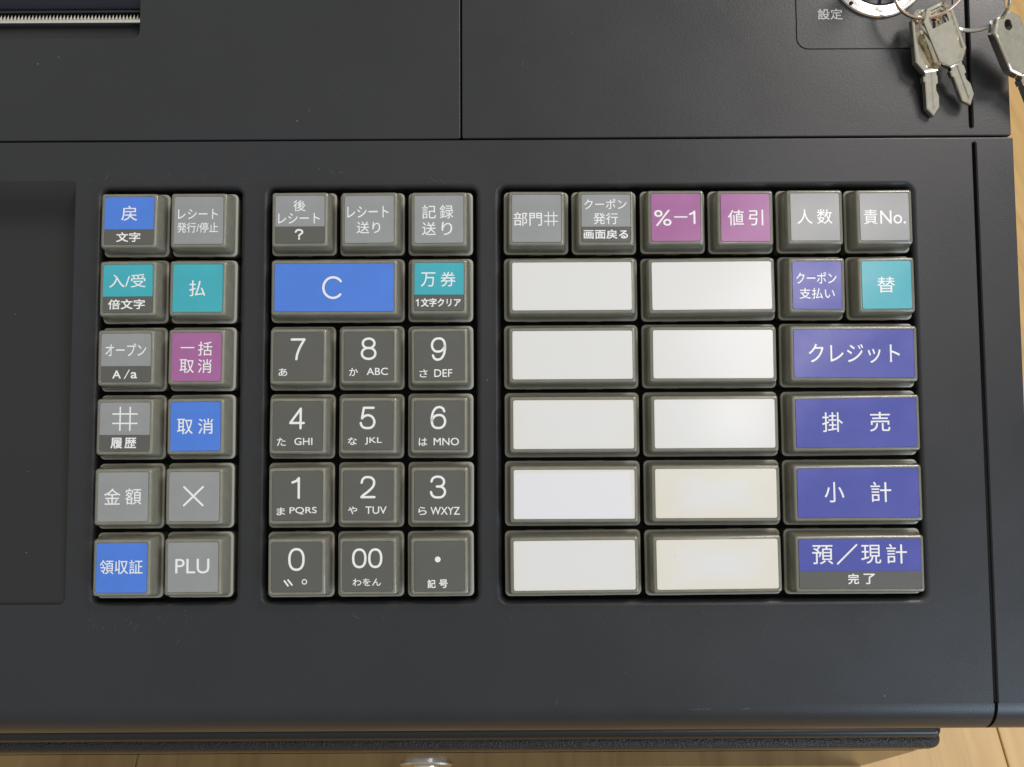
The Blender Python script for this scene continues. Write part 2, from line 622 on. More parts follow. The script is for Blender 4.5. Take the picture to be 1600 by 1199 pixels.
# serrated cutter
cb = MB()
y0, y1, y2 = P(100, 36, -2.2).y, P(100, 31.5, -2.2).y, P(100, 22.5, -2.4).y
x = XL + 9
pitch = 1.0
xe = SLX - 0.2
n = int((xe - x) / pitch)
cb.box(x, x + n * pitch, y0, y1, -2.9, -2.2)
for k in range(n):
    a = x + k * pitch
    m_ = a + pitch * 0.5
    cb.add([(a, y1, -2.2), (a + pitch, y1, -2.2), (m_, y2, -2.75), (m_, y1 + 0.1, -1.95), (a, y1, -2.9), (a + pitch, y1, -2.9)],
           [(0, 3, 2), (3, 1, 2), (0, 1, 3), (0, 2, 4), (1, 5, 2), (4, 2, 5)])
cb.build('cutter_blade', BLADE, reg)
cr = MB()
cr.box(XL + 9, SLX - 0.05, P(100, 20, -3.4).y, P(100, 16, -3.4).y, -6, -3.4)
cr.build('cutter_rail', BODY2, reg)

rc = MB()
RZ = 0.25
lo = [(XM + 0.22 + chf, YS + 0.2 + chf), (XR - 0.9, YS + 0.2 + chf), (XR - 0.9, YTOP), (XM + 0.22 + chf, YTOP)]
gy1 = P(1519, 200).y
gr2 = rrect(GX - 0.7 - GW, GX - 0.7 + GW, gy1, YTOP - 4, GW * 0.98, 4)
px0, px1, py0 = P(1243, 30).x, P(1489, 40).x, P(1330, 77.5).y
mp_ = rrect(px0, px1, py0, py0 + 62, 3.2)
rc.flat([lo, offset(gr2, chf)[::-1], offset(mp_, 0.12)[::-1]], RZ)
up = [(o_, z + RZ) for o_, z in edge_prof]
swept(rc, (XM + 0.22 + chf, YS + 0.2 + chf), (XR - 0.9, YS + 0.2 + chf), (0, -1), up)
swept(rc, (XR - 0.9, YS + 0.2 + chf), (XR - 0.9, YTOP), (1, 0), [(0, RZ), (chf * 0.6, RZ - 0.06), (chf, RZ - chf), (chf, -24)])
swept(rc, (XM + 0.22 + chf, YTOP), (XM + 0.22 + chf, YS + 0.2 + chf), (-1, 0), up)
rc.rings([at_z(offset(gr2, chf)[::-1], RZ), at_z(gr2[::-1], RZ - chf), at_z(gr2[::-1], -1.6)], False, cap_last=True)
rc.rings([at_z(offset(mp_, 0.12)[::-1], RZ), at_z(mp_[::-1], RZ - 0.12), at_z(mp_[::-1], -0.8)], False)
rc.build('mode_cover', BODY, reg, autosmooth=35)
# inlaid lock panel
ip = MB()
inn = offset(mp_, -0.28)
ip.flat([inn], RZ)
ip.rings([at_z(inn[::-1], RZ), at_z(offset(mp_, -0.14)[::-1], RZ - 0.12), at_z(offset(mp_, -0.14)[::-1], -0.8)], False)
lp = ip.build('lock_panel', BODY, reg)
# seams floor and hidden lower housing
hs = MB()
hs.box(XL + 1, XR - 2, YS - 2, YS + 2, -8, -6)
hs.box(XM - 2, XM + 2, YS - 1, YTOP - 1, -8, -6)
hs.build('seam_channel', SEAM, reg)


def deck_of(world_pt):
    return DECK.inverted() @ Vector(world_pt)


# ------------------------------------------------------------------ mode lock
dc = P(1371, -45, RZ)
dial = MB()


def lathe(mb, prof, cx, cy, n=96):
    rings = []
    for r, z in prof:
        rings.append([(cx + r * math.cos(2 * math.pi * k / n), cy + r * math.sin(2 * math.pi * k / n), z) for k in range(n)])
    mb.rings(rings, True, closed=True, cap_last=prof[-1][0] > 0)


k_ = 1 / 5.62
lathe(dial, [(77.5 * k_, RZ), (77.5 * k_, RZ + 0.5), (76 * k_, RZ + 0.9), (74 * k_, RZ + 0.95), (73.2 * k_, RZ + 0.7), (72.4 * k_, RZ + 0.7), (71.6 * k_, RZ + 1.0),
             (62 * k_, RZ + 1.25), (59.5 * k_, RZ + 1.1), (58.5 * k_, RZ + 0.4)], dc.x, dc.y)
dr = dial.build('dial_ring', CHROME, lp, autosmooth=28)
dk = MB()
lathe(dk, [(58.6 * k_, RZ + 0.4), (57 * k_, RZ + 1.0), (40 * k_, RZ + 1.4), (38 * k_, RZ + 2.2), (22 * k_, RZ + 2.6)], dc.x, dc.y)
dk.build('dial_face', GLOSSBLACK, lp, autosmooth=28)
dm = MB()
q = P(1330, 5, RZ + 1.1)
lathe(dm, [(0.55, RZ + 1.15), (0.5, RZ + 1.22)], q.x, q.y, 20)
dm.build('index_dot', BLACK, lp)


# ------------------------------------------------------------------ lettering
_cache = {}


def glyphs(text, off=0.0):
    if (text, off) in _cache:
        return _cache[(text, off)]
    cu = bpy.data.curves.new('t', 'FONT')
    cu.body = text
    cu.resolution_u = 4
    cu.offset = off
    o = bpy.data.objects.new('t', cu)
    C.objects.link(o)
    dg = bpy.context.evaluated_depsgraph_get()
    me = bpy.data.meshes.new_from_object(o.evaluated_get(dg))
    vs = [(v.co.x, v.co.y) for v in me.vertices]
    fs = [tuple(p.vertices) for p in me.polygons]
    bpy.data.objects.remove(o)
    bpy.data.curves.remove(cu)
    bpy.data.meshes.remove(me)
    xs, ys_ = [v[0] for v in vs], [v[1] for v in vs]
    x0, x1, y0_, y1_ = min(xs), max(xs), min(ys_), max(ys_)
    out = ([((x - x0) / (x1 - x0), (y - y0_) / max(1e-6, (y1_ - y0_))) for x, y in vs], fs)
    _cache[(text, off)] = out
    return out


def put_text(mb, text, x0, x1, y0, y1, z, bold=0.0, off=0.0):
    vs, fs = glyphs(text, off)
    shifts = [(0, 0)] if not bold else [(-bold, -bold), (bold, -bold), (-bold, bold), (bold, bold), (0, 0)]
    for k, (sx, sy) in enumerate(shifts):
        mb.add([(x0 + bold + (x1 - x0 - 2 * bold) * a + sx, y0 + bold + (y1 - y0 - 2 * bold) * b + sy, z + 0.003 * k) for a, b in vs], fs)


def stroke(mb, pts, w, z):
    """flat round-ended pen line"""
    for i in range(len(pts) - 1):
        a, b = Vector(pts[i]), Vector(pts[i + 1])
        t = (b - a).normalized()
        ang = math.atan2(t.y, t.x)
        loop = []
        for k in range(7):
            q_ = ang + math.pi / 2 + math.pi * k / 6
            loop.append((a.x + w * math.cos(q_), a.y + w * math.sin(q_), z + 0.0012 * i))
        for k in range(7):
            q_ = ang - math.pi / 2 + math.pi * k / 6
            loop.append((b.x + w * math.cos(q_), b.y + w * math.sin(q_), z + 0.0012 * i))
        mb.add(loop, [list(range(14))])


def ribbon(mb, pts, w, z, closed=False):
    """flat pen line of constant width with round ends through many points"""
    P2 = [Vector(p) for p in pts]
    n = len(P2)
    L, R = [], []
    for i in range(n):
        a = P2[(i - 1) % n] if (closed or i) else P2[i]
        b = P2[(i + 1) % n] if (closed or i < n - 1) else P2[i]
        t = (b - a).normalized()
        nn = Vector((-t.y, t.x)) * w
        L.append((*(P2[i] + nn), z))
        R.append((*(P2[i] - nn), z))
    if closed:
        L.append(L[0])
        R.append(R[0])
    mb.rings([R, L], False, closed=False)
    if not closed:
        for c_, d_ in ((P2[0], P2[0] - P2[1]), (P2[-1], P2[-1] - P2[-2])):
            a0 = math.atan2(d_.y, d_.x)
            mb.add([(c_.x + w * math.cos(a0 - math.pi / 2 + math.pi * k / 8), c_.y + w * math.sin(a0 - math.pi / 2 + math.pi * k / 8), z + 0.002) for k in range(9)], [list(range(9))])


def smooth_path(pts, closed=False, sub=7):
    n = len(pts)
    out = []
    for i in range(n if closed else n - 1):
        p = [Vector(pts[(i + k) % n]) if closed else Vector(pts[min(max(i + k, 0), n - 1)]) for k in (-1, 0, 1, 2)]
        for j in range(sub):
            t = j / sub
            out.append(0.5 * ((2 * p[1]) + (p[2] - p[0]) * t + (2 * p[0] - 5 * p[1] + 4 * p[2] - p[3]) * t * t + (3 * p[1] - p[0] - 3 * p[2] + p[3]) * t ** 3))
    if not closed:
        out.append(Vector(pts[-1]))
    return out


def oval(cx, cy, rx, ry, e=1.0, n=40):
    out = []
    for k in range(n):
        a = 2 * math.pi * k / n
        c_, s_ = math.cos(a), math.sin(a)
        out.append((cx + rx * math.copysign(abs(c_) ** e, c_), cy + ry * math.copysign(abs(s_) ** e, s_)))
    return out


SIX = [(.93, .80), (.86, .91), (.72, .98), (.54, 1), (.30, .94), (.11, .76), (.02, .5), (.02, .31), (.10, .12), (.28, .02), (.5, 0), (.74, .03), (.93, .15), (1, .32), (.93, .49), (.75, .60), (.52, .62), (.28, .58), (.09, .45), (.02, .33)]
# each numeral: curved strokes, straight strokes, closed outlines
NUM = {
    '0': ([], [], [oval(.5, .5, .5, .5, 0.86)]),
    '2': ([[(.03, .72), (.10, .88), (.28, .98), (.5, 1), (.74, .97), (.92, .86), (.97, .72), (.92, .57), (.75, .42), (.45, .24), (.18, .11), (.02, 0)]], [[(0.02, 0), (1, 0)]], []),
    '3': ([[(.03, .77), (.12, .91), (.3, .985), (.5, 1), (.72, .97), (.88, .87), (.93, .75), (.87, .62), (.70, .54), (.42, .525)], [(.42, .525), (.74, .51), (.94, .40), (1, .27), (.93, .12), (.74, .02), (.5, 0), (.25, .02), (.07, .12), (0, .26)]], [], []),
    '4': ([], [[(.76, 0), (.76, 1)], [(.76, 1), (0, .27)], [(0, .27), (1, .27)]], []),
    '5': ([[(.09, .48), (.28, .59), (.52, .635), (.78, .58), (.95, .44), (1, .30), (.93, .13), (.74, .02), (.48, 0), (.22, .03), (.06, .13), (0, .25)]], [[(.93, 1), (.22, 1)], [(.22, 1), (.09, .48)]], []),
    '6': ([SIX], [], []),
    '9': ([[(1 - a, 1 - b) for a, b in SIX]], [], []),
    '7': ([[(1, 1), (.78, .76), (.58, .5), (.44, .24), (.38, 0)]], [[(0, 1), (1, 1)]], []),
    '8': ([], [], [oval(.5, .765, .43, .235, 0.95), oval(.5, .27, .5, .27, 0.95)]),
    'C': ([[(.5 + .52 * math.cos(math.radians(a)), .5 + .5 * math.sin(math.radians(a))) for a in range(38, 323, 8)]], [], []),
}


def numeral(mb, ch, x0, x1, y0, y1, w, z):
    curves, lines, loops = NUM[ch]
    f = lambda p: (x0 + w + (x1 - x0 - 2 * w) * p[0], y0 + w + (y1 - y0 - 2 * w) * p[1])
    for k, c_ in enumerate(curves):
        ribbon(mb, smooth_path([f(p) for p in c_]), w, z + 0.003 * k)
    for k, c_ in enumerate(lines):
        stroke(mb, [f(p) for p in c_], w, z + 0.006 + 0.003 * k)
    for k, c_ in enumerate(loops):
        ribbon(mb, [f(p) for p in c_], w, z + 0.003 * k, True)


# reading frames of the key legends: origin and magnification in photograph pixels
Z = {1: (130, 280, 5), 2: (130, 500, 5), 3: (130, 710, 5), 4: (400, 280, 4.444), 5: (400, 500, 4.444), 6: (400, 710, 4.444),
     7: (770, 280, 4.706), 8: (1100, 280, 4.444), 9: (1190, 490, 5.214), 10: (1190, 700, 4.796)}
HASH, CROSS, ONE, BAR, SLASH, DAKU, RING, DOT, HASH2 = '#h', '#x', '#1', '#-', '#/', '#d', '#o', '#.', '#g'

KEYS = [
    # column x, units wide, row, plates, legend frame, panel box in it, text items (text, x0, x1, y0, y1, bold), label
    ('L', 0, 1, 0, [('blue', 0.687), ('dark', 1)], 1, (180, 568, 138, 515), [('戻', 312, 438, 208, 327, 0), ('文字', 277, 467, 420, 497, 1)], 'blue over grey key reading 戻 and 文字'),
    ('L', 1, 1, 0, [('grey', 1)], 1, (724, 1112, 128, 507), [('レシート', 755, 1070, 228, 308, 0), ('発行/停止', 750, 1075, 335, 417, 0)], 'grey key reading レシート 発行/停止'),
    ('L', 0, 1, 1, [('cyan', 0.67), ('dark', 1)], 1, (172, 562, 660, 1045), [('入/受', 220, 508, 737, 845, 0), ('倍文字', 215, 505, 940, 1020, 1)], 'turquoise over grey key reading 入/受 and 倍文字'),
    ('L', 1, 1, 1, [('cyan', 1)], 1, (715, 1108, 660, 1045), [('払', 845, 972, 790, 918, 0)], 'turquoise key reading 払'),
    ('L', 0, 1, 2, [('grey', 0.675), ('dark', 1)], 2, (155, 547, 98, 482), [('オープン', 188, 510, 178, 278, 0), ('A', 247, 315, 390, 455, 0.8), (SLASH, 343, 380, 388, 455, 0), ('a', 392, 443, 405, 455, 0.8)], 'grey key reading オープン and A/a'),
    ('L', 1, 1, 2, [('pink', 1)], 2, (705, 1098, 97, 482), [('一', 775, 885, 211, 220, 0), ('括', 915, 1027, 168, 280, 0), ('取', 770, 885, 308, 418, 0), ('消', 915, 1025, 308, 418, 0)], 'pink key reading 一括取消'),
    ('L', 0, 1, 3, [('grey', 0.667), ('dark', 1)], 2, (147, 535, 640, 1025), [(HASH, 248, 437, 678, 860, 0), ('履', 235, 327, 918, 1002, 1), ('歴', 343, 435, 918, 1002, 1)], 'grey key reading # and 履歴'),
    ('L', 1, 1, 3, [('blue', 1)], 2, (695, 1090, 637, 1025), [('取', 748, 872, 770, 892, 0), ('消', 914, 1033, 770, 892, 0)], 'blue key reading 取消'),
    ('L', 0, 1, 4, [('grey', 1)], 3, (125, 522, 127, 517), [('金', 175, 305, 255, 383, 0), ('額', 343, 470, 255, 383, 0)], 'grey key reading 金額'),
    ('L', 1, 1, 4, [('grey', 1)], 3, (680, 1080, 128, 521), [(CROSS, 800, 950, 248, 395, 0)], 'grey key with a multiplication cross'),
    ('L', 0, 1, 5, [('blue', 1)], 3, (105, 507, 687, 1087), [('領収証', 133, 475, 822, 937, 0)], 'blue key reading 領収証'),
    ('L', 1, 1, 5, [('grey', 1)], 3, (667, 1068, 684, 1080), [('PLU', 728, 1000, 815, 932, 0)], 'grey key reading PLU'),
    ('M', 0, 1, 0, [('grey', 0.652), ('dark', 1)], 4, (137, 478, 110, 458), [('後', 262, 347, 142, 225, 0), ('レシート', 157, 445, 238, 315, 0), ('#q', 277, 330, 360, 430, 0.5)], 'grey key reading 後レシート and a question mark'),
    ('M', 1, 1, 0, [('grey', 1)], 4, (625, 967, 115, 452), [('レシート', 643, 930, 190, 272, 0), ('送り', 708, 873, 300, 385, 0)], 'grey key reading レシート送り'),
    ('M', 2, 1, 0, [('grey', 1)], 4, (1107, 1450, 112, 452), [('記', 1160, 1258, 180, 278, 0), ('録', 1283, 1380, 180, 278, 0), ('送', 1160, 1258, 303, 397, 0), ('り', 1297, 1372, 303, 397, 0)], 'grey key reading 記録送り'),
    ('M', 0, 2, 1, [('blue', 1)], 4, (137, 957, 590, 930), [('C', 468, 612, 680, 842, 0)], 'wide blue key reading C'),
    ('M', 2, 1, 1, [('cyan', 0.67), ('dark', 1)], 4, (1107, 1447, 580, 920), [('万', 1152, 1252, 648, 750, 0), ('券', 1287, 1392, 645, 750, 0), (ONE, 1117, 1137, 836, 890, 1), ('文字クリア', 1153, 1427, 832, 893, 1)], 'turquoise over grey key reading 万券 and 1文字クリア'),
    ('M', 0, 1, 2, [('dark', 1)], 5, (122, 475, 88, 435), [('7', 243, 350, 132, 290, 0), ('あ', 160, 222, 347, 403, 0.4)], 'smoky key reading 7 and あ'),
    ('M', 1, 1, 2, [('dark', 1)], 5, (612, 952, 75, 422), [('8', 727, 835, 115, 277, 0), ('か', 648, 708, 333, 390, 0.4), ('ABC', 768, 913, 333, 385, 0)], 'smoky key reading 8, か and ABC'),
    ('M', 2, 1, 2, [('dark', 1)], 5, (1103, 1450, 72, 402), [('9', 1217, 1325, 110, 270, 0), ('さ', 1137, 1193, 328, 382, 0.4), ('DEF', 1240, 1365, 328, 380, 0)], 'smoky key reading 9, さ and DEF'),
    ('M', 0, 1, 3, [('dark', 1)], 5, (122, 467, 555, 905), [('4', 235, 345, 598, 755, 0), ('た', 152, 213, 815, 873, 0.4), ('GHI', 273, 398, 815, 867, 0)], 'smoky key reading 4, た and GHI'),
    ('M', 1, 1, 3, [('dark', 1)], 5, (608, 952, 555, 905), [('5', 720, 830, 595, 757, 0), ('な', 640, 703, 815, 870, 0.4), ('JKL', 758, 875, 815, 868, 0)], 'smoky key reading 5, な and JKL'),
    ('M', 2, 1, 3, [('dark', 1)], 5, (1105, 1450, 552, 890), [('6', 1217, 1327, 587, 748, 0), ('は', 1137, 1195, 808, 863, 0.4), ('MNO', 1240, 1415, 808, 860, 0)], 'smoky key reading 6, は and MNO'),
    ('M', 0, 1, 4, [('dark', 1)], 6, (110, 458, 110, 465), [(ONE, 243, 303, 152, 310, 0), ('ま', 143, 200, 370, 425, 0.4), ('PQRS', 232, 420, 368, 422, 0)], 'smoky key reading 1, ま and PQRS'),
    ('M', 1, 1, 4, [('dark', 1)], 6, (605, 952, 110, 465), [('2', 722, 830, 147, 308, 0), ('や', 640, 703, 367, 422, 0.4), ('TUV', 760, 907, 367, 420, 0)], 'smoky key reading 2, や and TUV'),
    ('M', 2, 1, 4, [('dark', 1)], 6, (1105, 1452, 107, 455), [('3', 1212, 1325, 140, 303, 0), ('ら', 1132, 1190, 362, 418, 0.4), ('WXYZ', 1217, 1420, 362, 417, 0)], 'smoky key reading 3, ら and WXYZ'),
    ('M', 0, 1, 5, [('dark', 1)], 6, (105, 458, 587, 945), [('0', 223, 338, 628, 793, 0), (DAKU, 197, 250, 857, 900, 0), (RING, 318, 356, 853, 891, 0)], 'smoky key reading 0 with the two voicing marks'),
    ('M', 1, 1, 5, [('dark', 1)], 6, (603, 950, 587, 945), [('0', 668, 768, 635, 778, 0), ('0', 779, 877, 635, 778, 0), ('わをん', 672, 867, 852, 905, 0.4)], 'smoky key reading 00 and わをん'),
    ('M', 2, 1, 5, [('dark', 1)], 6, (1103, 1452, 578, 930), [(DOT, 1247, 1287, 685, 725, 0), ('記', 1195, 1252, 847, 907, 1), ('号', 1275, 1335, 847, 907, 1)], 'smoky key with a decimal point and 記号'),
    ('R', 0, 1, 0, [('grey', 1)], 7, (148, 508, 120, 473), [('部門', 160, 368, 250, 352, 0), (HASH2, 385, 483, 248, 350, 0)], 'grey key reading 部門#'),
    ('R', 1, 1, 0, [('grey', 0.68), ('dark', 1)], 7, (660, 1013, 115, 470), [('クーポン', 680, 985, 148, 225, 0), ('発行', 745, 922, 252, 338, 0), ('画面戻る', 675, 993, 377, 447, 1)], 'grey key reading クーポン発行 and 画面戻る'),
    ('R', 2, 1, 0, [('pink', 1)], 7, (1157, 1517, 108, 467), [('%', 1178, 1305, 232, 352, 0), (BAR, 1328, 1418, 280, 290, 0), (ONE, 1433, 1480, 237, 340, 0)], 'pink key reading %-1'),
    ('R', 3, 1, 0, [('pink', 1)], 8, (108, 450, 93, 433), [('値', 157, 268, 208, 320, 0), ('引', 302, 403, 208, 320, 0)], 'pink key reading 値引'),
    ('R', 4, 1, 0, [('grey', 1)], 8, (593, 942, 92, 427), [('人', 640, 748, 205, 310, 0), ('数', 780, 890, 205, 310, 0)], 'grey key reading 人数'),
    ('R', 5, 1, 0, [('grey', 1)], 8, (1070, 1417, 83, 413), [('責', 1097, 1193, 197, 300, 0), ('No.', 1212, 1392, 205, 298, 0)], 'grey key reading 責No.'),
    ('R', 4, 1, 1, [('purple', 1)], 8, (605, 957, 557, 898), [('クーポン', 633, 920, 635, 717, 0), ('支払い', 653, 905, 748, 825, 0)], 'violet blue key reading クーポン支払い'),
    ('R', 5, 1, 1, [('cyan', 1)], 8, (1087, 1440, 553, 895), [('替', 1197, 1322, 667, 780, 0)], 'turquoise key reading 替'),
    ('R', 4, 2, 2, [('purple', 1)], 9, (245, 1235, 120, 523), [('クレジット', 367, 1117, 242, 402, 0)], 'wide violet blue key reading クレジット'),
    ('R', 4, 2, 3, [('purple', 1)], 9, (265, 1245, 683, 1085), [('掛', 478, 645, 795, 957, 0), ('売', 865, 1030, 795, 957, 0)], 'wide violet blue key reading 掛売'),
    ('R', 4, 2, 4, [('purple', 1)], 10, (250, 1172, 148, 517), [('小', 455, 605, 250, 402, 0), ('計', 805, 962, 250, 402, 0)], 'wide violet blue key reading 小計'),
    ('R', 4, 2, 5, [('purple', 0.645), ('dark', 1)], 10, (270, 1187, 683, 1063), [('預', 370, 527, 728, 875, 0), (SLASH, 560, 705, 728, 872, 0), ('現', 738, 888, 728, 872, 0), ('計', 928, 1083, 722, 872, 0), ('完', 635, 717, 948, 1028, 1), ('了', 752, 838, 948, 1028, 1)], 'wide violet blue key reading 預/現計 and 完了'),
]
words = ['second', 'third', 'fourth', 'fifth', 'bottom']
# blank white keys; stain strength of each
STAIN = {(1, 0): 0.15, (1, 2): 0.1, (2, 0): 0.1, (2, 2): 0.12, (3, 0): 0.35, (3, 2): 0.15, (4, 0): 0.5, (4, 2): 0.9, (5, 0): 0.4, (5, 2): 0.85}
for r in range(1, 6):
    for c in (0, 2):
        st = STAIN[(r, c)]
        KEYS.append(('R', c, 2, r, [('white%d%d' % (r, c), 1)], 1, (0, 1, 0, 1), [],
                     'blank white key, %s row, %s of the two white columns' % (words[r - 1], 'left' if c == 0 else 'right')))
        LM['white%d%d' % (r, c)] = white_mat('white_card', st, r * 3 + c)

PX, PY = 19.0, 18.72
ORG = {'L': -111.09, 'M': -64.52, 'R': 0.0}
KW, KD = 18.0, 17.7
INS = 2.20            # inset of the legend bed from the skirt
TOPZ = 4.7


def cap_mesh(units):
    w, dd = KW + (units - 1) * PX, KD
    hw, hd = w / 2, dd / 2

    def ring(ins, z, r, up=0.0, n=3):
        return at_z(rrect(-hw + ins, hw - ins, -hd + ins + up, hd - ins + up, r, n), z)
    m = MB()
    pr = [(0.35, -5.0, 1.2, 0), (0.1, -1.2, 1.25, 0), (0.0, -0.75, 1.25, 0), (0.03, -0.5, 1.25, 0), (0.10, -0.40, 1.2, 0), (0.46, -0.24, 1.1, 0.0), (0.54, -0.10, 1.05, 0.02), (0.56, 0.15, 1.0, 0.02),
          (1.30, 3.85, 0.7, 0.10), (1.38, 4.2, 0.65, 0.12), (1.50, 4.44, 0.6, 0.13), (1.66, 4.56, 0.55, 0.13), (1.84, TOPZ - 0.08, 0.5, 0.13), (INS - 0.04, TOPZ - 0.07, 0.42, 0.13),
          (INS + 0.02, TOPZ - 0.13, 0.4, 0.13), (INS + 0.05, TOPZ - 0.30, 0.4, 0.13)]
    rings = [ring(i, z, r, u) for i, z, r, u in pr]
    m.rings(rings, True, cap_last=True)
    # open underside rim
    inner = [ring(1.2, -5.0, 0.9), ring(1.2, -1.0, 0.9)]
    m.rings([rings[0][::-1], inner[0][::-1], inner[1][::-1]], False)
    me = m.mesh('register_key', CAP, 'keep')
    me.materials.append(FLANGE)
    for p in me.polygons:            # edge glow of the clear cap, painted on the lip round its foot
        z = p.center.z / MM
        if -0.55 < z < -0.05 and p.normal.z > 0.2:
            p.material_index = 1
    me.polygons.foreach_set('use_smooth', [True] * len(me.polygons))
    me.set_sharp_from_angle(angle=math.radians(24))
    return me


def core_mesh(units):
    """opaque body inside the clear cap"""
    hw, hd = (KW + (units - 1) * PX) / 2, KD / 2
    m = MB()
    rs = []
    for i, z, u in ((1.1, -5.0, 0), (1.1, -0.6, 0), (1.15, 0.0, 0), (1.75, 3.6, 0.12), (1.95, 4.1, 0.13)):
        rs.append(at_z(rrect(-hw + i, hw - i, -hd + i + u, hd - i + u, 0.9, 4), z))
    m.rings(rs, True, cap_last=True)
    return m.mesh('key_stem', CORE, 'keep')


def clip_mesh(units):
    """dark catches showing in the near and far skirt"""
    hw, hd = (KW + (units - 1) * PX) / 2, KD / 2
    m = MB()
    for cx in ([0.0] if units == 1 else [-10.5, 6.5]):
        for sy in (-1, 1):
            y_ = sy * (hd + 0.02)
            m.box(cx - 2.0, cx + 2.0, min(y_, y_ - sy * 0.5), max(y_, y_ - sy * 0.5), -2.2, -0.55)
    return m.mesh('key_catch', CORE, 'keep')


CAPS = {1: cap_mesh(1), 2: cap_mesh(2)}
CORES = {1: core_mesh(1), 2: core_mesh(2)}
CLIPS = {1: clip_mesh(1), 2: clip_mesh(2)}
PLATES = {}


def plate_mesh(x0, x1, y0, y1, r4, z0, z1, material):
    """thin card; r4 = radii on the far and near corners"""
    loop = []
    rt, rb = r4
    for cx, cy, a0, r in ((x1, y1, 0, rt), (x0, y1, 90, rt), (x0, y0, 180, rb), (x1, y0, 270, rb)):
        sx, sy = (-1 if cx == x1 else 1), (-1 if cy == y1 else 1)
        for k in range(5):
            a = math.radians(a0 + 90 * k / 4)
            loop.append((cx + sx * r + r * math.cos(a), cy + sy * r + r * math.sin(a)))
    m = MB()
    m.rings([at_z(loop, z0), at_z(loop, z1 - 0.04), at_z(offset(loop, -0.04), z1)], False, cap_last=True)
    return m.mesh('legend_plate', material, 'keep')


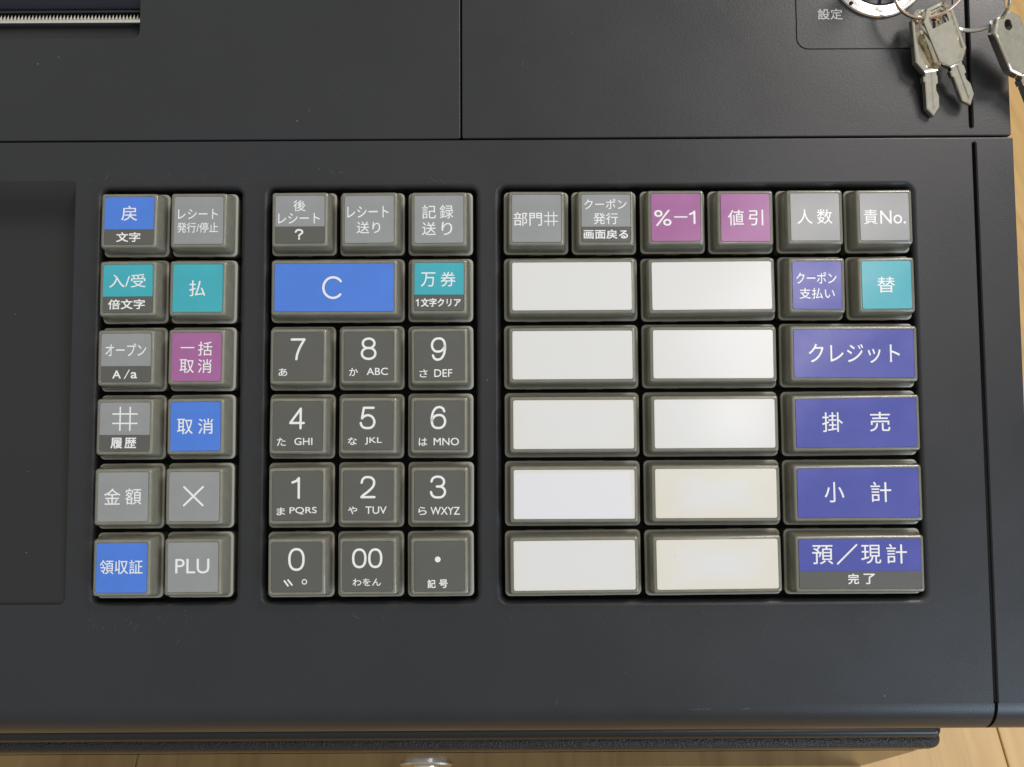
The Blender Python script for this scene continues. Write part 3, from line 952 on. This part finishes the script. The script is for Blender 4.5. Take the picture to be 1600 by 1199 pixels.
cell_pos = {}
for grp, c, units, row, plates, zid, box, texts, label in KEYS:
    hw = (KW + (units - 1) * PX) / 2 - INS - 0.10
    hd = KD / 2 - INS - 0.10
    kx = ORG[grp] + PX * (c + (units - 1) / 2)
    ky = -PY * row
    ko = link('register_key', CAPS[units], reg, (kx + random.uniform(-0.06, 0.06), ky + random.uniform(-0.06, 0.06), random.uniform(-0.08, 0.08)))
    ko.rotation_euler = (random.uniform(-0.010, 0.010), random.uniform(-0.010, 0.010), random.uniform(-0.006, 0.006))
    tag(ko, label)
    link('key_stem', CORES[units], ko)
    link('key_catch', CLIPS[units], ko)
    y_top, y_bot = hd + 0.13, -hd + 0.13
    prev = 0.0
    zt = TOPZ - 0.02
    for kind, frac in plates:
        ya, yb = y_top - (y_top - y_bot) * prev, y_top - (y_top - y_bot) * frac
        key = (units, kind, prev, frac)
        if key not in PLATES:
            PLATES[key] = plate_mesh(-hw, hw, yb, ya, (0.5 if prev == 0 else 0.03, 0.5 if frac == 1 else 0.03), zt - 0.26, zt - (0.015 if prev else 0), LM[kind])
        link('legend_plate', PLATES[key], ko)
        prev = frac
    if texts:
        a0, a1, b0, b1 = box
        mx_ = lambda X: -hw + (X - a0) / (a1 - a0) * 2 * hw
        my_ = lambda Y: y_top - (Y - b0) / (b1 - b0) * (y_top - y_bot)
        s = 2 * hw / (a1 - a0)
        t = MB()
        tz = zt + 0.012
        for it in texts:
            tx, X0, X1, Y0, Y1, bold = it
            x0, x1, y1, y0 = mx_(X0), mx_(X1), my_(Y0), my_(Y1)
            if tx in (HASH, HASH2):
                w = 0.19 if tx == HASH else 0.13
                for f in (0.30, 0.71):
                    stroke(t, [(x0 + (x1 - x0) * f, y0), (x0 + (x1 - x0) * f, y1)], w, tz)
                    stroke(t, [(x0, y0 + (y1 - y0) * f), (x1, y0 + (y1 - y0) * f)], w, tz + 0.004)
            elif tx == CROSS:
                stroke(t, [(x0, y0), (x1, y1)], 0.26, tz)
                stroke(t, [(x0, y1), (x1, y0)], 0.26, tz + 0.004)
            elif tx == ONE:
                w = 0.31 if (Y1 - Y0) > 130 else (0.27 if not bold else 0.15)
                stroke(t, [(x1 - w, y0 + w), (x1 - w, y1 - w), (x1 - w - (x1 - x0) * 0.25, y1 - w - (y1 - y0) * 0.12), (x0 + w, y1 - w - (y1 - y0) * 0.19)], w, tz)
            elif tx == '#q':
                f = lambda p: (x0 + (x1 - x0) * p[0], y0 + (y1 - y0) * p[1])
                ribbon(t, smooth_path([f(p) for p in [(.04, .76), (.2, .92), (.5, .98), (.82, .90), (.93, .74), (.82, .60), (.60, .48), (.5, .37), (.5, .28)]]), 0.24, tz)
                c_ = f((.5, .06))
                t.add([(c_[0] + 0.29 * math.cos(2 * math.pi * k / 20), c_[1] + 0.29 * math.sin(2 * math.pi * k / 20), tz) for k in range(20)], [list(range(20))])
            elif tx == BAR:
                stroke(t, [(x0, (y0 + y1) / 2), (x1, (y0 + y1) / 2)], 0.18, tz)
            elif tx == SLASH:
                stroke(t, [(x0, y0), (x1, y1)], 0.23 if Y1 - Y0 > 100 else 0.13, tz)
            elif tx == DAKU:
                L = (x1 - x0) * 0.47
                stroke(t, [(x0, y1 - 0.25), (x0 + L, y0 + 0.05)], 0.22, tz)
                stroke(t, [(x0 + L * 1.05, y1 - 0.05), (x1, y0 + 0.25)], 0.22, tz)
            elif tx == RING:
                cx, cy, R = (x0 + x1) / 2, (y0 + y1) / 2, (x1 - x0) / 2
                n = 28
                t.rings([[(cx + rr * math.cos(2 * math.pi * k / n), cy + rr * math.sin(2 * math.pi * k / n), tz) for k in range(n)] for rr in (R, R - 0.26)])
            elif tx == DOT:
                cx, cy, R = (x0 + x1) / 2, (y0 + y1) / 2, (x1 - x0) / 2
                t.add([(cx + R * math.cos(2 * math.pi * k / 24), cy + R * math.sin(2 * math.pi * k / 24), tz) for k in range(24)], [list(range(24))])
            elif tx in NUM and Y1 - Y0 > 100:
                numeral(t, tx, x0, x1, y0, y1, 0.31, tz)
            else:
                bold = bold or 0.3
                put_text(t, tx, x0, x1, y0, y1, tz, 0.055 * bold, -0.014 if (tx.isascii() and Y1 - Y0 > 110 and not bold) else 0.0)
        t.build('lettering', INK, ko)
    if label.startswith('blank white key, fifth row, left'):
        # loose paper strip that leaves the yellowed card showing above and at the right
        p = MB()
        lp_ = [(-hw + 0.15, y_bot + 0.15), (hw - 0.7, y_bot + 0.12), (hw - 0.9, y_bot + 4.0), (hw - 1.1, y_bot + 8), (hw - 1.45, y_top - 0.75), (hw - 1.7, y_top - 0.6),
               (0, y_top - 0.8), (-hw + 0.9, y_top - 0.95), (-hw + 0.12, y_top - 1.1)]
        p.flat([lp_], tz + 0.06 if texts else zt + 0.06)
        p.rings([at_z(lp_, zt + 0.06), at_z(lp_, zt + 0.005)], False)
        tag(p.build('paper_strip', PAPER, ko), 'whiter paper strip stuck over the yellowed card')

# lettering beside the lock
t = MB()
a, b = P(1278, 31, RZ), P(1316, 14, RZ)
put_text(t, '設定', a.x, b.x, a.y, b.y, RZ + 0.02, 0.03)
t.build('lettering', PAINT, lp)

# ------------------------------------------------------------------ housing under the deck, cash drawer, table (room frame, mm)
WD = lambda p: (DECK @ (Vector(p) * MM)) / MM


def to_world(u, v, z):
    return WD(P(u, v, z))


cam_inv = cam.matrix_world.inverted()
cam_w = cam.matrix_world.translation / MM
cam_r = cam.matrix_world.to_3x3()


def Pw(u, v, z):
    """point at height z of the room (mm) seen at pixel u, v"""
    dv = cam_r @ Vector(((u - 800) / FPX, (599.5 - v) / FPX, -1.0))
    return cam_w + dv * ((z - cam_w.z) / dv.z)


A = to_world(1477, 1167, -31)            # near right corner of the drawer's top edge
DRAWER_H = 65.0
TABLE_Z = A.z - DRAWER_H - 1
print('TABLE_Z', TABLE_Z, 'A', A)
for h in (20, 40, 50, 60):
    q_ = cam_inv @ (Vector((A.x, A.y, A.z - h)) * MM)
    print(h, 800 + FPX * q_.x / -q_.z, 599.5 - FPX * q_.y / -q_.z)

# housing: prism under the deck, resting on the drawer
hz = A.z + 5.5
y_front = Pw(1200, 1153, A.z + 4).y
pa, pb = WD((0, YF + 2, -20)), WD((0, YTOP, -9))
side = [(y_front + 6, hz), (y_front + 6, max(pa.z, hz + 1)), (pb.y, pb.z), (pb.y, hz)]
DI = DECK.inverted()
hb = MB()
xa, xb = XL, XR - 6
pts = [DI @ (Vector((x_, y_, z_)) * MM) / MM for x_ in (xa, xb) for y_, z_ in side]
hb.add(pts, [(3, 2, 1, 0), (4, 5, 6, 7), (0, 1, 5, 4), (1, 2, 6, 5), (2, 3, 7, 6), (3, 0, 4, 7)])
hb.build('housing', BODY, reg)


def slab(mb, x0, x1, y0, y1, z0, z1, r, rc=2.0, n=6):
    """plate with rounded top edge and rounded plan corners"""
    loop = rrect(x0, x1, y0, y1, rc, 5)
    rings = [at_z(loop, z0)]
    for k in range(n + 1):
        a = math.radians(90 * k / n)
        rings.append(at_z(offset(loop, -r * (1 - math.cos(a))), z1 - r + r * math.sin(a)))
    mb.rings(rings, True, cap_first=True, cap_last=True)


drawer = empty('cash_drawer', 'black cash drawer with glossy front and round silver lock beneath the register', 'cash drawer', Matrix.Translation((0, 0, 0)))  # the cash drawer that the register stands on
db = MB()
slab(db, XL, Pw(1475, 1148, A.z + 5).x, y_front, pb.y, A.z + 1.6, A.z + 5.5, 2.2, 2.5)
db.build('top_plate', simple('drawer_top_paint', (0.014, 0.0145, 0.016), 0.30), drawer, autosmooth=40)
db = MB()
slab(db, XL, A.x, A.y, pb.y, A.z - 5.0, A.z, 2.6, 3.0)
db.build('drawer_lip', DRAWER_TEX, drawer, autosmooth=40)
db = MB()
db.box(XL + 3, A.x - 3, y_front + 4, pb.y - 3, A.z, A.z + 1.6)
db.build('spacer', BLACK, drawer)
df = MB()
fx1 = A.x - 0.6
df.box(XL + 1, fx1, A.y + 0.9, A.y + 8, A.z - 15.0, A.z - 5.0)
df.box(XL + 1, fx1, A.y + 1.0, A.y + 8, A.z - DRAWER_H, A.z - 17.8)
gv = MB()
gv.box(XL + 2, fx1 - 1, A.y + 1.15, A.y + 7, A.z - 18.0, A.z - 14.5)
gv.build('drawer_gap', SEAM, drawer)
df.box(XL + 1, fx1 - 1, A.y + 3.0, pb.y - 1, A.z - DRAWER_H + 0.5, A.z - 5.01)
dfo = df.build('drawer_front', DRAWER_FRONT, drawer)
lc = Pw(666, 1199, 0)
# lock axis height: where the sight line of the lock meets the drawer front
dv = (cam_r @ Vector(((666 - 800) / FPX, (599.5 - 1200) / FPX, -1.0)))
tt = (A.y + 0.6 - cam_w.y) / dv.y
lk = cam_w + dv * tt
lk = Pw(666, 1191, A.z - 48)
lk.z = A.z - 48
print('lock', lk)
lock = MB()
n = 48
rings = []
for r_, yy in ((9.4, 0.3), (9.4, -0.5), (8.9, -1.1), (7.4, -1.5), (7.0, -1.2), (5.2, -1.2), (5.0, -1.7)):
    rings.append([(lk.x + r_ * math.cos(2 * math.pi * k / n), A.y + 0.9 + yy, lk.z + r_ * math.sin(2 * math.pi * k / n)) for k in range(n)])
lock.rings(rings, True, cap_last=True)
lo_ = lock.build('drawer_lock', CHROME, dfo, autosmooth=30)
for sx in (XL + 25, A.x - 21):
    ft = MB()
    n = 24
    ft.rings([[(sx + 9 * math.cos(2 * math.pi * k / n), A.y + 14 + 9 * math.sin(2 * math.pi * k / n), z_) for k in range(n)] for z_ in (TABLE_Z, A.z - DRAWER_H + 1)], True, cap_first=True, cap_last=True)
    ft.build('foot', simple('foot_rubber', (0.03, 0.03, 0.03), 0.7) if 'foot_rubber' not in bpy.data.materials else bpy.data.materials['foot_rubber'], drawer)

# table of long pale boards
table = empty('wooden_table', 'pale wooden table top of long boards under the register', 'table', Matrix.Translation((0, 0, 0)))
s0 = Pw(1567, 1168, TABLE_Z).x
BWD = 330.0
pl = MB()
loop = rrect(0.16, BWD - 0.16, -620, 520, 0.6, 3)
pl.rings([at_z(loop, -18), at_z(loop, -0.5), at_z(offset(loop, -0.15), -0.15), at_z(offset(loop, -0.5), 0)], False, cap_first=True, cap_last=True)
pm = pl.mesh('board', WOOD, 'keep')
for k in range(-2, 2):
    link('board', pm, table, (s0 + k * BWD, 0, TABLE_Z))

# white sheet showing past the register's right side
sheet = MB()
sp = Pw(1603, 520, TABLE_Z + 0.5)
sheet.box(sp.x - 1, sp.x + 180, sp.y - 90, sp.y - 2, TABLE_Z + 0.05, TABLE_Z + 0.4)
tag(sheet.build('paper_sheet', simple('sheet_white', (0.78, 0.80, 0.84), 0.6)), 'white sheet lying on the table at the right edge beside the register', 'paper')

# ------------------------------------------------------------------ keys on rings


def key_shape(mb, hw=4.2, round_hole=False, thick=1.9, recess=True, bl=30.0):
    """flat key; bow top at y = 0, tip at y = -bl, face up at z = 0"""
    bow = [(-2.0, -17.0), (2.0, -17.0), (hw, -14.2), (hw + 0.25, -3.0), (2.3, 0.0), (-2.3, 0.0), (-hw - 0.25, -3.0), (-hw, -14.2)]
    if round_hole:
        hole = [(1.3 * math.cos(2 * math.pi * k / 16), -3.1 + 1.5 * math.sin(2 * math.pi * k / 16)) for k in range(16)]
    else:
        hole = [(-2.5, -5.6), (2.5, -5.6), (2.5, -3.0), (1.4, -1.7), (-1.4, -1.7), (-2.5, -3.0)]
    inner = offset(bow, -1.0)
    zr = -0.6 if recess else 0.0
    b2 = offset(bow, -0.42)
    mb.rings([at_z(bow, -thick), at_z(bow, -0.45), at_z(offset(bow, -0.14), -0.14), at_z(b2, 0)], False)
    if recess:
        mb.rings([at_z(b2, 0), at_z(inner, 0), at_z(offset(bow, -1.35), zr)], False)
        floor = offset(bow, -1.35)
        mb.flat([floor, hole[::-1]], zr)
    else:
        mb.flat([b2, hole[::-1]], 0)
    mb.rings([at_z(hole[::-1], zr), at_z(hole[::-1], -thick)], False)
    mb.flat([bow, hole[::-1]], -thick)
    # blade: neck, shoulder, shank with cuts, tip
    zt, zb = -0.12, -thick + 0.12
    left = [(-1.7, -16.9), (-1.7, -17.9), (-2.25, -18.1), (-2.25, -19.5), (-1.85, -19.8), (-1.85, -bl + 2.2), (0.0, -bl)]
    right = [(0.0, -bl), (1.9, -bl + 2.4), (2.0, -bl + 5.4), (1.35, -bl + 7.0), (1.35, -bl + 8.4), (1.95, -20.2), (1.95, -18.1), (1.7, -17.9), (1.7, -16.9)]
    ol = left + right[1:]
    mb.rings([at_z(ol, zb), at_z(ol, zt - 0.25), at_z(offset(ol, -0.22), zt)], False)
    g0, g1 = (-0.25, 0.55)
    mb.flat([offset(ol, -0.22)], zt)
    mb.flat([ol], zb)
    # raised milled rib along the blade
    mb.add([(g0, -17.2, zt), (g1, -17.2, zt), (g1, -bl + 2.4, zt), (g0, -bl + 1.6, zt), (g0 + 0.25, -17.3, zt + 0.3), (g1 - 0.2, -17.3, zt + 0.3), (g1 - 0.2, -bl + 2.8, zt + 0.3), (g0 + 0.25, -bl + 2.2, zt + 0.3)],
           [(0, 1, 5, 4), (1, 2, 6, 5), (2, 3, 7, 6), (3, 0, 4, 7), (4, 5, 6, 7)])


def place_key(name, label, me_builder, bow_px, tip_px, zb_, zt_, roll, group=None):
    b_, t_ = P(*bow_px, zb_), P(*tip_px, zt_)
    yax = (b_ - t_).normalized()
    zax = Vector((0, 0, 1)) - yax * yax.z
    zax.normalize()
    xax = yax.cross(zax)
    M = Matrix((xax, yax, zax)).transposed().to_4x4()
    M = Matrix.Translation(b_ * MM) @ M @ Matrix.Rotation(roll, 4, 'Y')
    m = MB()
    me_builder(m, (b_ - t_).length)
    e = empty(name, label, 'key', DECK @ M, group)
    m.build('key_blank', NICKEL, e, autosmooth=20)
    return e


KG = 'keys hanging from the lock'
place_key('metal_key', 'small nickel key lying beneath its neighbour, blade pointing straight at the user', lambda m, L: key_shape(m, bl=L), (1449, 13), (1460, 182), 6.6, 2.3, math.radians(5), KG)
place_key('metal_key', 'small nickel key on top, tilted right, slot hole in its bow', lambda m, L: key_shape(m, bl=L), (1461, 7), (1518, 164), 10.2, 3.6, math.radians(-3), KG)
k3 = place_key('metal_key', 'worn nickel key hanging over the right edge of the register', lambda m, L: key_shape(m, hw=4.5, round_hole=True, thick=2.6, recess=False, bl=L), (1569, 22), (1634, 190), 11.5, 3.0, math.radians(8), KG)
en = MB()
rnd = random.Random(3)
for pts_ in ([(-1.6, -7.2), (0.2, -6.2), (1.0, -7.4), (-0.6, -8.6), (0.6, -9.6)], [(1.2, -6.4), (2.4, -7.4), (1.5, -8.6), (2.6, -9.8)], [(-1.8, -9.2), (-0.9, -10.6), (0.6, -10.9)]):
    stroke(en, pts_, 0.09, 0.02)
en.build('engraving', simple('engraved_grime', (0.36, 0.31, 0.23), 0.5), k3)
# key left standing in the mode lock
m = MB()
key_shape(m, bl=27.0)
base = P(1371, -45, 0)
e = empty('metal_key', 'nickel key standing upright in the round mode lock, above the ring', 'key', DECK @ (Matrix.Translation((base.x * MM, base.y * MM, 20 * MM)) @ Matrix.Rotation(math.radians(90), 4, 'X') @ Matrix.Rotation(0.5, 4, 'Y')), KG)
m.build('key_blank', NICKEL, e, autosmooth=20)


def split_ring(name, label, c, e1, e2, R, r, material, gap=0.5, flat=0.0):
    e1, e2 = Vector(e1).normalized(), Vector(e2).normalized()
    e3 = e1.cross(e2).normalized()
    pts = []
    n = 150
    for k in range(n + 1):
        a = 2 * math.pi * 1.96 * k / n + 0.9
        h = (k / n - 0.5) * 2 * r * 1.05
        pts.append(Vector(c) + e1 * R * math.cos(a) + e2 * R * math.sin(a) + e3 * h)
    m = MB()
    m.tube(pts, r, 10)
    o = m.build(name, material)
    o.matrix_world = DECK
    tag(o, label, 'key ring', 'split rings holding the keys')
    return o


c1 = P(1454, -24, 9.5)
split_ring('key_ring', 'coppery split ring passing through the two left keys', c1, (1, 0, 0.42), (0, 1, 0.10), 8.9, 0.42, COPPER)
c2 = P(1524, 9, 12.0)
a_ = math.radians(-20)
split_ring('key_ring', 'steel split ring linking the copper ring to the key at the far right', c2, (math.cos(a_), math.sin(a_), -0.05), (-math.sin(a_) * 0.30, math.cos(a_) * 0.30, 0.95), 8.0, 0.42, STEEL)

# lint and dust lying on the deck
dust = MB()
rnd = random.Random(11)


def spot():
    while True:
        if rnd.random() < 0.45:      # along the near rims of the key wells and round the keyboard
            a_, b_ = rnd.choice(WELLS)
            x_, y_ = rnd.uniform(a_ - 4, b_ + 4), rnd.choice((WY0 - rnd.uniform(1.5, 7), WY1 + rnd.uniform(1.5, 5)))
        else:
            x_, y_ = rnd.uniform(-140, 130), rnd.uniform(-128, 55)
        if any(a - 1.5 < x_ < b + 1.5 and WY0 - 1.5 < y_ < WY1 + 1.5 for a, b in WELLS):
            continue
        if x_ < DX + 1 and DY0 - 1 < y_ < DY1 + 1:
            continue
        if abs(y_ - YS) < 1 or abs(x_ - GX) < 1.6 or abs(x_ - XM) < 1 or (y_ > YS and (x_ < SLX + 1 or x_ > 75)):
            continue
        return x_, y_


for k in range(190):
    x_, y_ = spot()
    r_ = rnd.uniform(0.035, 0.11)
    zz = (RZ if (y_ > YS and x_ > XM) else 0)
    dust.add([(x_ - r_, y_, zz + 0.01), (x_, y_ - r_ * rnd.uniform(0.6, 1.3), zz + 0.01), (x_ + r_, y_, zz + 0.01), (x_, y_ + r_, zz + 0.01), (x_, y_, zz + 0.06)],
             [(0, 1, 4), (1, 2, 4), (2, 3, 4), (3, 0, 4)])
for k in range(16):
    x_, y_ = spot()
    zz = (RZ if (y_ > YS and x_ > XM) else 0)
    a_ = rnd.uniform(0, 6.28)
    L = rnd.uniform(0.8, 2.4)
    bend = rnd.uniform(-1.2, 1.2)
    dust.tube([(x_ + L * t * math.cos(a_ + bend * t), y_ + L * t * math.sin(a_ + bend * t), zz + 0.05 + 0.1 * math.sin(3.1 * t)) for t in (0, 0.25, 0.5, 0.75, 1.0)], 0.028, 4)
for (u0, v0, u1, v1) in ((1062, 1108, 1120, 1105), (1150, 1110, 1176, 1108), (866, 1104, 872, 1092)):
    p0_, p1_ = P(u0, v0), P(u1, v1)
    for k in range(2):
        j = rnd.uniform(-0.5, 0.5)
        zf = lambda yy: 0.0 if yy > YF else -FR * (1 - math.sqrt(max(0.0, 1 - ((YF - yy) / FR) ** 2)))
        q0, q1 = p0_.lerp(p1_, rnd.uniform(0, 0.5)), p0_.lerp(p1_, rnd.uniform(0.5, 1))
        dust.tube([(q0.x + (q1.x - q0.x) * t, q0.y + (q1.y - q0.y) * t + j, zf(q0.y + (q1.y - q0.y) * t + j) + 0.01) for t in (0, 0.5, 1)], 0.022, 4)
lint = dust.build('dust', simple('pale_lint', (0.22, 0.21, 0.19), 0.9))
lint.matrix_world = DECK
tag(lint, kind='stuff')
